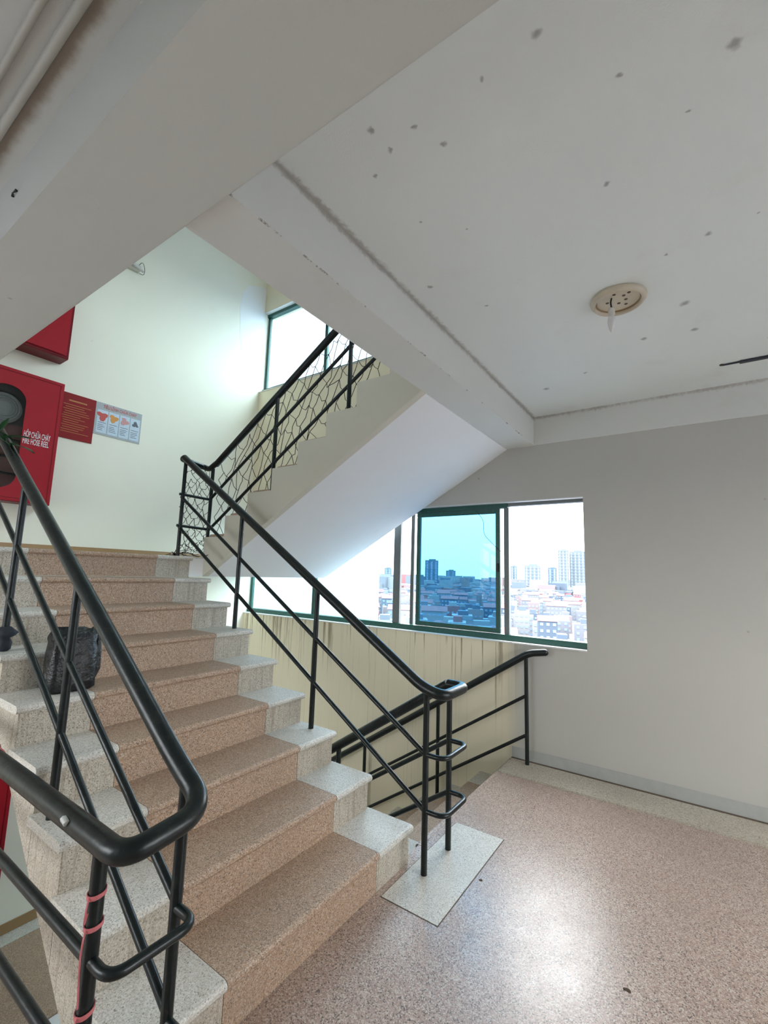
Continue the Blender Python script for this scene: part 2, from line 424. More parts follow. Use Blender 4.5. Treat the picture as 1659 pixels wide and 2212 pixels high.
# half landings
def half_landing(name, z, lab, mats=('terrazzo_tan', 'terrazzo_grey')):
    mb = MB(); mb.box(-1.62 if z < 0 else -W, XW, 2.29, YB, z-.17, z-.012); o = struct(mb.build(name, 'white_plaster'), lab)
    mb = MB(); mb.box(-1.62 if z < 0 else -W, XW, 2.56, YB-.16, z-.012, z); mb.build('floor_slab', mats[0], o)
    mb = MB(); mb.box(-1.62 if z < 0 else -W, XW, YB-.155, YB, z-.012, z); mb.build('border_strip', mats[1], o)
    return o
half_landing('floor_landing', LZ, 'half landing slab at the head of the wide flight')
lower = half_landing('floor_lower', -LZ, 'terrazzo half landing glimpsed below through the stairwell gap')
mb = MB(); mb.box(-W, XW, YB-.012, YB, LZ, LZ+.075, .003); struct(mb.build('baseboard_back', 'brown_tile'), 'thin brown tile skirting along the cream back wall')
mb = MB(); mb.box(-1.62, XW, YB-.012, YB, -LZ, -LZ+.085, .003); struct(mb.build('baseboard_lower', 'brown_tile'))
mb = MB(); mb.box(LEFT, XW, REAR, YB, -3.5, -3.3); struct(mb.build('floor_bottom', 'terrazzo_floor'))
# ceiling / upper slab with its two beams
UX0, UX1, UY0, UY1 = -1.87, -1.53, -.174, .078
mb = MB(); mb.box(UX1, XW, REAR, UY0, HC, 3.24); struct(mb.build('ceiling', 'ceiling_paint'), 'grey-white landing ceiling with dark mould spots')
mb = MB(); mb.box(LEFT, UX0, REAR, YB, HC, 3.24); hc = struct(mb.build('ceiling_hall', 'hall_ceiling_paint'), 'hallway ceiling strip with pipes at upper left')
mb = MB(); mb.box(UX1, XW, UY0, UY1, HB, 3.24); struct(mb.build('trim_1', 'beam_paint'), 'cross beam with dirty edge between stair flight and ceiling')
mb = MB(); mb.box(UX0-.01, UX1-.022, REAR, YB, HB-.03, HB); mb.box(UX0, UX1, REAR, YB, HB, 3.24); struct(mb.build('trim_2', 'hall_beam_shaded'), 'wide overhead beam running from the camera to the back wall')
mb = MB(); mb.box(LEFT-.2, XW+WT, REAR-.2, YB+.2, TOPZ, TOPZ+.2); struct(mb.build('ceiling_top', 'white_plaster'))
mb = MB(); mb.box(XW-.012, XW, REAR, UY0, HB, HC); struct(mb.build('trim_3', 'beam_paint'), 'shallow plaster band along the top of the window wall')
# bright filler patch on the back wall by the upper window
mb = MB(); mb.prism([(1.34, 4.62), (1.40, 4.40), (1.52, 4.24), (XW, 4.1), (XW, 5.64), (1.58, 5.60), (1.42, 5.52), (1.33, 5.38), (1.29, 5.15)], YB-.0015, YB, 'Y')
mb.build('filler_patch', 'patch_white', bpy.data.objects['wall_back'])

# ================================================================== STAIR FLIGHTS
def nose_profile(depth, th=.036, n=5):
    """tread cross-section (y,z), nose tip at y=0, top at z=0"""
    r = th/2; p = [(depth, 0), (r, 0)]
    for k in range(1, n): a = math.pi/2+math.pi*k/n; p.append((r+r*math.cos(a), -r+r*math.sin(a)))
    p += [(r, -th), (depth, -th)]
    return p
NOSE = .02
def flight_up(name, label, x0, x1, soffit, n=9, mirrored=None):
    """middle flight rising in +y, first nose at y=0"""
    root = empty(name); tag(root, label, 'stairs')
    a, b = x0+.02, x1-.02                       # body narrower than the treads
    # stepped body
    prof = [(NOSE+.012, 0.0)]
    for i in range(1, n+1):
        prof += [((i-1)*TRD+NOSE+.012, i*RIS-.034), (i*TRD+NOSE+.012 if i < n else 2.60, i*RIS-.034)]
    prof += [(2.60, LZ-.17), (2.29, LZ-.17), (soffit, 0.0)]
    mb = MB(); mb.prism(prof, a+.008, b-.008); mb.build('body', 'side_plaster', root)
    # treads and risers as separate slabs; alike slabs share their mesh
    g = .0012
    strips = [(x0, x0+EDGE-g, 'terrazzo_grey', 'edge_tile'), (x0+EDGE+g, x1-EDGE-g, 'terrazzo_tan', 'tread_slab'), (x1-EDGE+g, x1, 'terrazzo_grey', 'edge_tile')]
    for (u, v, m, nm) in strips:
        first = None; rf = None
        for i in range(1, n+1):
            if first is None:
                mb = MB(); mb.prism(nose_profile(TRD+NOSE+.010), u, v); first = mb.build(nm, m, root); o = first
            else: o = share(first, nm, (0, 0, 0), root)
            o.location = (0, (i-1)*TRD, i*RIS)
            uu, vv = max(u, a), min(v, b)
            if rf is None:
                mb = MB(); mb.box(uu, vv, NOSE, NOSE+.012, 0, RIS-.0362)
                rf = mb.build('riser_tile' if m == 'terrazzo_grey' else 'riser_slab', 'terrazzo_worn' if m == 'terrazzo_grey' else m, root); o = rf
            else: o = share(rf, rf.name.split('.')[0], (0, 0, 0), root)
            o.location = (0, (i-1)*TRD, (i-1)*RIS)
    # dark grout below the joints
    # side cladding: one tile per step, joints left open
    def sof(y): return max(0.0, (y-soffit)/(2.29-soffit)*(LZ-.17)) if y > soffit else 0.0
    for side in (0, 1):
        xa, xb = ((a-.004, a+.008) if side == 0 else (b-.008, b+.004))
        for i in range(1, n+1):
            ya, yb = (i-1)*TRD+NOSE+.0025, i*TRD+NOSE-.0005
            if ya < soffit < yb: q = [(ya, 0), (soffit, 0), (yb, sof(yb))]
            else: q = [(ya, sof(ya)), (yb, sof(yb))]
            mb = MB(); mb.prism(q+[(yb, i*RIS-.037), (ya, i*RIS-.037)], xa, xb); mb.build('side_tile', 'terrazzo_worn' if side == 0 else 'side_plaster', root)
    return root
flight_up('stair_flight', 'wide middle stair flight with brown terrazzo treads and grey end tiles', -W, 0.0, .42)

def flight_return(name, label, x0, x1, y1, n=9):
    """upper flight beside the window wall: climbs towards the camera (-y) from the half landing"""
    root = empty(name); tag(root, label, 'stairs')
    prof = [(2.46, LZ-.002)]; prof = []
    prof.append((2.46, LZ))
    y = y1
    prof.append((y, LZ))
    for k in range(1, n):
        prof.append((y, LZ+k*RIS)); y -= TRD; prof.append((y, LZ+k*RIS))
    prof += [(UY1+.001, LZ+(n-1)*RIS), (UY1+.001, HB-.005), (2.29, LZ-.17), (2.46, LZ-.17)]
    # thin stepped string on the well side, the slab behind it slightly lower
    mb = MB(); mb.prism(prof, x0, x0+.06); mb.build('string', 'string_paint', root)
    low = [(a, b-(.02 if b > LZ+.01 else 0)) if i < len(prof)-4 else (a, b) for i, (a, b) in enumerate(prof)]
    mb = MB(); mb.prism(prof, x0+.06, x1); mb.build('body', 'white_plaster', root)
    src = None
    for k in range(1, n):
        if src is None:
            mb = MB(); mb.prism([(-p_[0], p_[1]) for p_ in nose_profile(TRD+NOSE)], x0+.065, x1); src = mb.build('tread_slab', 'terrazzo_tan', root); o = src
        else: o = share(src, 'tread_slab', (0, 0, 0), root)
        o.location = (0, y1-(k-1)*TRD+NOSE, LZ+k*RIS+.030)
    return root
XB = .12
flight_return('stair_flight', 'cream upper stair flight with stepped edge and white underside by window', XB, XW-.001, 2.31)

def flight_down(name, label, x0, x1, y0, n=9):
    """flight beside the window wall going down (+y) from the landing"""
    root = empty(name); tag(root, label, 'stairs')
    prof = [(y0, -.004)]
    for k in range(1, n):
        prof += [(y0+(k-1)*TRD, -k*RIS-.034), (y0+k*TRD, -k*RIS-.034)]
    prof += [(y0+(n-1)*TRD, -LZ-.15), (y0+(n-2)*TRD, -LZ-.15), (y0, -.36)]
    mb = MB(); mb.prism(prof, x0, x1); mb.build('body', 'side_plaster', root)
    s1 = s2 = s3 = None
    for k in range(1, n):
        for (u, v, m, nm) in ((x0, x0+EDGE, 'terrazzo_grey', 'edge_tile'), (x0+EDGE+.002, x1-.25, 'terrazzo_tan', 'tread_slab'), (x1-.248, x1, 'terrazzo_grey', 'edge_tile')):
            mb = MB(); pr = [(TRD-q[0]+NOSE, q[1]) for q in nose_profile(TRD+NOSE)]
            mb.prism(pr, u, v); o = mb.build(nm, m, root); o.location = (0, y0+(k-1)*TRD, -k*RIS)
    mb = MB(); mb.prism([(y0-.02, .002), (y0+.012, .002), (y0+.020, -.008), (y0+.020, -.028), (y0+.012, -.036), (y0, -.036), (y0, -.01), (y0-.02, -.01)], x0, x1); mb.build('nosing', 'terrazzo_floor', root)
    return root
flight_down('stair_flight', 'lower stair flight going down beside the streaked window wall', .15, XW-.002, .053)

# ================================================================== RAILINGS
RH, RM, RP = .029, .0135, .0165          # handrail, thin rail, post radii
def hA(y): return .965+.633*y            # handrail, middle and low rail lines of the middle flight
def mA(y): return .642+.620*y
def lA(y): return .366+.623*y
def stepz(y): return RIS*min(9, int(math.floor(y/TRD))+1) if y >= 0 else 0.0

# ---- right railing of the middle flight, with the bends that join it to its neighbours
XR, XC, XBR = -.06, .213, .20
root = empty('stair_railing'); tag(root, 'dark green tube railing on the window side of the wide flight', 'railing')
ZT = hA(-.10)-.012
mb = MB(); mb.tube([(XR, 2.44, hA(2.44)), (XR, -.075, hA(-.075)), (XR, -.20, ZT), (XC, -.20, ZT), (XC, -.09, ZT)], RH, 16, .075); mb.build('handrail', 'rail_paint', root)
mb = MB(); mb.tube([(XR, 2.43, mA(2.43)), (XR, -.10, mA(-.10))], RM, 12); mb.build('middle_rail', 'rail_paint', root)
mb = MB(); mb.tube([(XR, 2.43, lA(2.43)), (XR, -.10, lA(-.10))], RM, 12); mb.build('low_rail', 'rail_paint', root)
for z in (mA(-.10), lA(-.10)):
    mb = MB(); mb.tube([(XR, -.10, z), (XR, -.215, z), (XC, -.215, z), (XC, -.10, z)], RM*.95, 12, .06); mb.build('loop', 'rail_paint', root)
for y in (2.41, 1.56, .73, -.10):
    mb = MB(); mb.tube([(XR, y, stepz(y)), (XR, y, hA(y)-.01)], RP, 12); mb.build('post', 'rail_paint', root)
# bend at the half landing towards the upper flight
zt = hA(2.44)
mb = MB(); mb.tube([(XR, 2.44, zt), (XR, 2.47, zt-.01), (XBR-.02, 2.50, zt-.03), (XBR, 2.44, 2.455), (XBR, 2.34, 2.50)], RH*.9, 14, .05); mb.build('bend', 'rail_paint', root)
for z in (2.16, 1.88):
    mb = MB(); mb.tube([(XR-.03, 2.415, z+.01), (XBR, 2.39, z)], RM*.95, 10); mb.build('crosspiece', 'rail_paint', root)

# ---- railing of the upper flight
root = empty('stair_railing'); tag(root, 'dark tube railing with netting on the upper stair flight', 'railing')
def hB(y): return 2.49+.640*(2.34-y)
def mB(y): return 2.195+.660*(2.34-y)
def lB(y): return 1.895+.649*(2.34-y)
def treadB(y):
    k = int(math.floor((2.31-y)/TRD))+1
    return LZ+max(0, min(8, k))*RIS
mb = MB(); mb.tube([(XBR, 2.34, hB(2.34)), (XBR, .09, hB(.09))], RH, 16); mb.build('handrail', 'rail_paint', root)
mb = MB(); mb.tube([(XBR, 2.37, mB(2.37)), (XBR, .09, mB(.09))], RM, 12); mb.build('middle_rail', 'rail_paint', root)
mb = MB(); mb.tube([(XBR, 2.37, lB(2.37)), (XBR, .09, lB(.09))], RM, 12); mb.build('low_rail', 'rail_paint', root)
for y in (2.38, 1.54, .75):
    z0 = treadB(y)
    mb = MB(); mb.tube([(XBR, y, z0), (XBR, y, hB(y)-.01)], RP, 12); mb.build('post', 'rail_paint', root)

# ---- inner railing of the flight going down
def hC(y): return ZT-.645*(y+.09)
root = empty('stair_railing'); tag(root, 'dark tube railing on the well side of the downward flight', 'railing')
mb = MB(); mb.tube([(XC, -.09, ZT), (XC, 2.1, hC(2.1))], RH, 16); mb.build('handrail', 'rail_paint', root)
for d, nm in ((mA(-.10), 'middle_rail'), (lA(-.10), 'low_rail')):
    mb = MB(); mb.tube([(XC, -.10, d), (XC, 2.1, d-.645*2.2)], RM, 12); mb.build(nm, 'rail_paint', root)
mb = MB(); mb.tube([(XC, -.10, 0), (XC, -.10, ZT)], RP, 12); mb.build('post', 'rail_paint', root)
for y in (.72, 1.55):
    k = int((y-.053)/TRD)+1
    mb = MB(); mb.tube([(XC, y, -k*RIS), (XC, y, hC(y)-.01)], RP, 12); mb.build('post', 'rail_paint', root)

# ---- outer railing of the flight going down, along the window wall
XO = 1.634
root = empty('stair_railing'); tag(root, 'dark tube railing along the streaked wall under the window', 'railing')
def hO(y): return .885-.645*(y+.11)
mb = MB(); mb.tube([(XO+.02, -.255, .915), (XO, -.13, .897), (XO, 2.1, hO(2.1))], RH, 16, .05); mb.lathe([(RH, 0), (RH*.92, .010), (RH*.7, .019), (RH*.3, .026)], (XO+.02, -.255, .915), 16, Vector((.02, -.125, .018))); mb.build('handrail', 'rail_paint', root)
mb = MB(); mb.tube([(XO, -.10, .55), (XO, 2.1, .55-.645*2.2)], RM, 12); mb.build('middle_rail', 'rail_paint', root)
mb = MB(); mb.tube([(XO, -.10, .24), (XO, 2.1, .24-.645*2.2)], RM, 12); mb.build('low_rail', 'rail_paint', root)
mb = MB(); mb.tube([(XO, -.103, .012), (XO, -.103, .875)], RP, 12); mb.build('post', 'rail_paint', root)
for y in (.72, 1.55):
    k = int((y-.053)/TRD)+1
    mb = MB(); mb.tube([(XO, y, -k*RIS), (XO, y, hO(y)-.01)], RP, 12); mb.build('post', 'rail_paint', root)

# ---- left railing of the middle flight, near the camera
XL, XG = -1.45, -1.67
ZG = .838
root = empty('stair_railing'); tag(root, 'dark tube railing on the near left side of the wide flight', 'railing')
mb = MB(); mb.tube([(XL, 2.44, hA(2.44)), (XL, -.02, hA(-.02)), (XL, -.185, .865), (XG, -.185, .838), (XG, -.06, ZG)], RH, 20, .085); mb.build('handrail', 'rail_paint', root)
mb = MB(); mb.tube([(XL, 2.43, mA(2.43)), (XL, -.08, mA(-.08))], RM, 14); mb.build('middle_rail', 'rail_paint', root)
mb = MB(); mb.tube([(XL, 2.43, lA(2.43)), (XL, -.08, lA(-.08))], RM, 14); mb.build('low_rail', 'rail_paint', root)
for y in (2.41, 1.56, .785, -.08):
    mb = MB(); mb.tube([(XL, y, stepz(y)), (XL, y, hA(y)-.01)], RP, 14); mb.build('post', 'rail_paint', root)
for z in (mA(-.08)-.015, lA(-.08)-.02):
    mb = MB(); mb.tube([(XL, -.08, z), (XL, -.175, z), (XG, -.175, z), (XG, -.08, z)], RM, 14, .05); mb.build('loop', 'rail_paint', root)

# ---- level guard railing beside the stairwell gap
root = empty('guard_railing'); tag(root, 'level dark tube guard railing beside the stairwell gap, lower left', 'railing')
mb = MB(); mb.tube([(XG, -.06, ZG), (XG, 3.6, ZG)], RH, 20); mb.build('handrail', 'rail_paint', root)
mb = MB(); mb.tube([(XG, -.08, .578), (XG, 3.6, .578)], RM*1.15, 14); mb.build('middle_rail', 'rail_paint', root)
mb = MB(); mb.tube([(XG, -.08, .325), (XG, 3.6, .325)], RM*1.15, 14); mb.build('low_rail', 'rail_paint', root)
for y in (-.08, 1.2, 2.4, 3.55):
    mb = MB(); mb.tube([(XG, y, 0), (XG, y, ZG)], RP*1.1, 14); mb.build('post', 'rail_paint', root)
# stickers on the near bend
mb = MB(); mb.tube([(XG-.0295, .055, ZG+.012), (XG-.0297, .078, ZG+.018)], .008, 6); o = tag(mb.build('sticker', 'sticker_white'), 'small pale sticker on the near guard handrail', 'sticker')

# ---- pink ribbon tied to the guard post
def ribbon(z, label, wide=.010, tail=0):
    root = empty('pink_ribbon'); tag(root, label, 'ribbon', 'pink ribbon ties on the guard post')
    mb = MB(); n = 20; r = RP*1.1+.0015
    tilt = random.uniform(.15, .3)
    V = []
    for k in range(n):
        a = 2*math.pi*k/n; zz = z+tilt*r*math.cos(a)
        for rr in (r, r+.0022):
            for h in (-wide/2, wide/2): V.append((XG+rr*math.cos(a), -.08+rr*math.sin(a), zz+h))
    F = []
    for k in range(n):
        i, j = 4*k, 4*((k+1) % n)
        F += [(i, i+1, j+1, j), (i+2, j+2, j+3, i+3), (i+1, i+3, j+3, j+1), (i, j, j+2, i+2)]
    mb.poly(V, F); mb.build('band', 'pink_ribbon', root)
    if tail:
        mb = MB(); mb.tube([(XG-.019, -.085, z), (XG-.03, -.10, z-.01), (XG-.028, -.09, z-.06), (XG-.024, -.095, z-tail)], .0022, 6, .02); mb.build('loose_end', 'pink_ribbon', root)
ribbon(.725, 'uppermost pink ribbon tied round the near guard post', tail=.03)
ribbon(.655, 'middle pink ribbon tied round the near guard post', tail=.16)
ribbon(.470, 'lowest pink ribbon tied round the near guard post', tail=.12)
root = empty('pink_ribbon'); tag(root, 'faded pink ribbon wound round the guard handrail at left edge', 'ribbon')
for k in range(3):
    mb = MB(); y = .735+.012*k
    mb.tube([(XG+(RH+.001)*math.cos(a), y+.004*math.sin(a), ZG+(RH+.001)*math.sin(a)) for a in [2*math.pi*i/20 for i in range(20)]], .003, 6, closed=True); mb.build('turn', 'pink_ribbon', root)

# ================================================================== NETS
def net(name, label, P, nu, nv, r=.0026, seed=1, mess=()):
    """knotted cord net; P(u,v) gives the point, u,v in 0..1"""
    rnd = random.Random(seed); mb = MB(); N = {}
    for i in range(nu+1):
        for j in range(nv+1):
            if (i+j) % 2: continue
            u, v = i/nu+rnd.uniform(-.3, .3)/nu, j/nv+rnd.uniform(-.28, .28)/nv
            u, v = min(1, max(0, u)), min(1, max(0, v))
            if j in (0, nv): v = j/nv
            N[(i, j)] = Vector(P(u, v))+Vector((rnd.uniform(-.02, .02), 0, 0))
    for (i, j), p_ in N.items():
        for d in ((1, 1), (1, -1)):
            q = N.get((i+d[0], j+d[1]))
            if q is None or rnd.random() < .04: continue
            mid = (p_+q)/2+Vector((rnd.uniform(-.012, .012), rnd.uniform(-.008, .008), -rnd.uniform(.0, .03)))
            mb.tube([p_, (p_+mid*3)/4, mid, (q+mid*3)/4, q], r, 4, cap=False)
    for chain in mess: mb.tube(chain, r*1.15, 4, cap=False)
    return tag(mb.build(name, 'net_cord'), label, 'net')
def PB(u, v):
    y = 2.30-u*2.1; lo = max(treadB(y)+.02, 1.80+.636*(2.31-y)-.12)
    return (XBR+.012, y, lo+(hB(y)-.03-lo)*v)
net('safety_net', 'brown knotted cord net tied along the upper flight railing', PB, 34, 8, seed=3)
rnd = random.Random(5); mess = []
for k in range(9):
    a = Vector((XR+rnd.uniform(-.05, .02), 2.40+rnd.uniform(-.05, .05), LZ+.015)); ch = [a]
    for s in range(7):
        a = a+Vector((rnd.uniform(-.02, .06), rnd.uniform(-.05, .05), rnd.uniform(-.03, .035))); a.z = max(a.z, LZ+.005); ch.append(a)
    mess.append(ch)
def PE(u, v):
    return (XR+u*(XBR-XR), 2.425-.02*u, LZ+.05+v*(2.43-LZ-.05))
net('safety_net', 'tangled cord net closing the railing turn at the half landing', PE, 8, 16, seed=8, mess=mess)

# ================================================================== WINDOWS
FX0, FX1 = 1.785, 1.835
def bar(mb, y0, y1, z0, z1, x0=FX0, x1=FX1): mb.box(x0, x1, y0, y1, z0, z1, .003)
def window(name, label, z0, z1, sash=True):
    root = struct(empty(name), label)
    mb = MB(); bar(mb, WIN[0], WIN[1], z0+.012, z0+.062, 1.765, 1.855); f = mb.build('bottom_track', 'frame_green', root)
    mb = MB(); bar(mb, WIN[0], .10, z1-.035, z1-.001, 1.79, 1.85); mb.build('top_track', 'frame_grey', root)
    mb = MB(); bar(mb, .10, WIN[1], z1-.05, z1-.001, 1.78, 1.85); mb.build('top_track', 'frame_green', root)
    mb = MB(); bar(mb, WIN[1]-.045, WIN[1]-.001, z0+.062, z1-.05, 1.80, 1.835); mb.build('jamb', 'frame_green', root)
    mb = MB(); bar(mb, .092, .138, z0+.062, z1-.05); mb.build('mullion', 'frame_grey', root)
    mb = MB(); bar(mb, 1.285, 1.37, z0+.062, z1-.05, 1.80, 1.84); mb.build('mullion', 'frame_grey', root)
    mb = MB(); bar(mb, 1.13, 1.17, z0+.062, z1-.05, 1.825, 1.85); mb.build('mullion', 'frame_grey', root)
    mb = MB(); mb.box(XW+.001, 1.779, WIN[0]+.001, WIN[1]-.001, z1-.008, z1, .001); mb.build('lintel_lining', 'sill_white', root)
    mb = MB(); bar(mb, 2.50, 2.55, z0+.062, z1-.05, 1.80, 1.84); mb.build('mullion', 'frame_green', root)
    mb = MB(); mb.box(XW-.015, XW+WT-.01, WIN[0]+.001, WIN[1]-.001, z0, z0+.012, .002); mb.build('window_sill', 'sill_white', root)
    # sliding blue sash
    def sash_at(ya, yb, x0, x1, gl, mats=('frame_green', 'frame_grey')):
        s = MB(); zz0, zz1 = z0+.065, z1-.052
        bar(s, ya, yb, zz0, zz0+.045, x0, x1); bar(s, ya, yb, zz1-.045, zz1, x0, x1)
        bar(s, ya, ya+.042, zz0+.045, zz1-.045, x0, x1); bar(s, yb-.042, yb, zz0+.045, zz1-.045, x0, x1)
        so = s.build('sash', mats[0], root)
        g = MB(); g.box((x0+x1)/2-.002, (x0+x1)/2+.002, ya+.042, yb-.042, zz0+.045, zz1-.045); g.build('pane', gl, so)
        return so
    s1 = sash_at(.175, 1.075, 1.782, 1.812, 'blue_glass')
    mb = MB(); mb.box(1.768, 1.782, .185, .205, z0+.62, z0+.70, .003); mb.build('latch', 'black_wire', s1)
    g = MB(); g.box(1.818, 1.822, 1.37, 2.50, z0+.062, z1-.05); g.build('pane', 'clear_glass', root)
    g = MB(); g.box(1.818, 1.822, 2.55, WIN[1]-.045, z0+.062, z1-.05); g.build('pane', 'clear_glass', root)
    return root
window('window_1', 'long green-framed sliding window with one blue tinted sash', .949, 2.216)
window('window_2', 'upper green-framed window glimpsed above the return flight', 4.03, 5.26)
window('window_3', 'green-framed window of the storey below', -2.29, -1.03)
# loose wires hanging in the window
mb = MB(); mb.tube([(1.775, .42, 2.16), (1.772, .33, 2.06), (1.77, .33, 1.92), (1.772, .21, 1.80), (1.772, .165, 1.76)], .0022, 6, .05)
tag(mb.build('wire', 'black_wire'), 'thin dark wire looping down the blue window sash', 'wire')
mb = MB(); mb.tube([(1.776, .15, 1.80), (1.772, .145, 1.70), (1.774, .152, 1.62), (1.774, .14, 1.50), (1.775, .146, 1.36)], .0025, 6, .03)
tag(mb.build('wire', 'black_wire'), 'short black wire hanging beside the sash latch', 'wire')

# ================================================================== FIRE CABINETS AND NOTICES
def rounded(x0, x1, z0, z1, r, n=8):
    p = []
    for (cx, cz, a0) in ((x1-r, z1-r, 0), (x0+r, z1-r, 90), (x0+r, z0+r, 180), (x1-r, z0+r, 270)):
        for k in range(n+1): a = math.radians(a0+90*k/n); p.append((cx+r*math.cos(a), cz+r*math.sin(a)))
    return p
def text(body, size, loc, mat, parent, width=None, name='lettering', ry=0):
    cu = bpy.data.curves.new(name, 'FONT'); cu.body = body; cu.size = size; cu.extrude = .0006; cu.align_x = 'LEFT'; cu.offset = size*.008
    tmp = bpy.data.objects.new('tmp', cu); COL.objects.link(tmp)
    dg = bpy.context.evaluated_depsgraph_get(); me = bpy.data.meshes.new_from_object(tmp.evaluated_get(dg)); bpy.data.objects.remove(tmp)
    me.materials.clear(); me.materials.append(M[mat])
    w = max(v.co.x for v in me.vertices)-min(v.co.x for v in me.vertices)
    s = width/w if width else 1
    for v in me.vertices: v.co = Vector((v.co.x*s, -v.co.z, v.co.y))
    o = bpy.data.objects.new(name, me); COL.objects.link(o); o.location = loc; o.parent = parent
    return o
def fire_cabinet(dz, label, lettered=True):
    root = empty('fire_cabinet'); tag(root, label, 'fire cabinet')
    x0, x1, z0, z1, yf = -1.36, -.69, 2.045+dz, 3.21+dz, 3.50
    mb = MB(); mb.box(x0, x1, yf+.012, YB, z0, z0+.014); mb.box(x0, x1, yf+.012, YB, z1-.014, z1)
    mb.box(x0, x0+.014, yf+.012, YB, z0+.014, z1-.014); mb.box(x1-.014, x1, yf+.012, YB, z0+.014, z1-.014)
    mb.build('body', 'red_edge', root)
    mb = MB(); mb.box(x0+.014, x1-.014, YB-.012, YB-.001, z0+.014, z1-.014); mb.build('back_panel', 'dark_inside', root)
    # door: a plate with a rounded hole
    wx0, wx1, wz0, wz1 = -1.24, -.965, 2.15+dz, 3.055+dz
    inner = rounded(wx0, wx1, wz0, wz1, .13, 8); cx, cz = (wx0+wx1)/2, (wz0+wz1)/2
    n = len(inner)
    ob = [(x1-.004, cz)]; outer = []
    for (px, pz) in inner:
        dx, dz_ = px-cx, pz-cz
        sx = ((x1-.004-cx) if dx > 0 else (x0+.004-cx))/dx if abs(dx) > 1e-6 else 1e9
        sz = ((z1-.004-cz) if dz_ > 0 else (z0+.004-cz))/dz_ if abs(dz_) > 1e-6 else 1e9
        t_ = min(sx, sz); outer.append((cx+dx*t_, cz+dz_*t_))
    corners = [(x1-.004, z1-.004), (x0+.004, z1-.004), (x0+.004, z0+.004), (x1-.004, z0+.004)]
    for c in corners:
        k = min(range(n), key=lambda i: (outer[i][0]-c[0])**2+(outer[i][1]-c[1])**2); outer[k] = c
    mb = MB(); V = []
    for (a, b) in zip(inner, outer):
        V += [(a[0], yf, a[1]), (b[0], yf, b[1]), (a[0], yf+.012, a[1]), (b[0], yf+.012, b[1])]
    F = []
    for i in range(n):
        p_, q = 4*i, 4*((i+1) % n)
        F += [(p_, q, q+1, p_+1), (p_+2, p_+3, q+3, q+2), (p_, p_+2, q+2, q), (p_+1, q+1, q+3, p_+3)]
    mb.poly(V, F); door = mb.build('door', 'red_enamel', root)
    mb = MB()
    for (a, b, c, d) in ((x0+.02, x1-.02, z0+.03, z0+.034), (x0+.02, x1-.02, z1-.034, z1-.03)): mb.box(a, b, yf-.002, yf, c, d)
    for (a, b, c, d) in ((x1-.034, x1-.03, z0+.03, z1-.03), (x0+.03, x0+.034, z0+.03, z1-.03)): mb.box(a, b, yf-.002, yf, c, d)
    mb.build('door_edge', 'red_edge', door)
    mb = MB(); mb.prism(rounded(wx0+.002, wx1-.002, wz0+.002, wz1-.002, .128, 8), yf+.004, yf+.007, 'Y'); mb.build('pane', 'cabinet_glass', door)
    # hose reel and pipework inside
    mb = MB(); mb.lathe([(.05, 0), (.13, 0), (.135, .01), (.135, .05), (.13, .06), (.05, .06)], (-1.10, 3.56, 2.86+dz), 28, (0, 1, 0)); hose = mb.build('hose_reel', 'hose_white', root)
    for k, rr in enumerate((.07, .09, .11)):
        mb = MB(); mb.tube([(-1.10+rr*math.cos(a), 3.556, 2.86+dz+rr*math.sin(a)) for a in [2*math.pi*i/24 for i in range(24)]], .008, 8, closed=True); mb.build('hose_turn', 'hose_white', hose)
    for k in range(4):
        mb = MB(); mb.box(-1.33, -.72, 3.60, 3.67, 2.16+.15*k+dz, 2.285+.15*k+dz, .012); mb.build('shelf_block', 'brick_red', root)
    if lettered:
        text('HỘP CHỮA CHÁY', .075, (-.955, yf-.0015, 2.632+dz), 'white_print', door, .20)
        text('FIRE HOSE REEL', .075, (-.957, yf-.0015, 2.570+dz), 'white_print', door, .195)
fire_cabinet(0, 'red fire hose cabinet with rounded glass window and white lettering')
fire_cabinet(-3.24, 'red fire cabinet on the storey below, glimpsed at left edge', False)
# smaller red cabinet above
root = empty('fire_cabinet'); tag(root, 'smaller plain red cabinet mounted above the fire hose cabinet', 'fire cabinet')
mb = MB(); mb.box(-1.30, -.69, 3.512, YB, 3.455, 4.20, .004); mb.build('body', 'red_edge', root)
mb = MB(); mb.box(-1.275, -.712, 3.50, 3.511, 3.485, 4.175, .003); mb.build('door', 'red_enamel', root)
mb = MB(); mb.lathe([(.012, 0), (.014, .006), (.008, .02)], (-1.2, 3.50, 3.8), 14, (0, -1, 0)); mb.build('knob', 'steel_dark', root)
# red notice board
root = empty('notice_board'); tag(root, 'red notice board with gold lines beside the fire cabinet', 'notice')
mb = MB(); mb.box(-.66, -.338, YB-.008, YB-.001, 2.745, 3.205, .001); mb.build('panel', 'red_board', root)
rnd = random.Random(2)
mb = MB(); mb.box(-.58, -.42, YB-.0095, YB-.008, 3.125, 3.140); mb.build('printed_line', 'gold_print', root)
for k in range(13):
    z = 3.09-.023*k; w = rnd.uniform(.10, .125)
    mb = MB(); mb.box(-.50-w, -.50+w-rnd.choice((0, 0, .04, .09)), YB-.0095, YB-.008, z-.0025, z+.0025); mb.build('printed_line', 'gold_print', root)
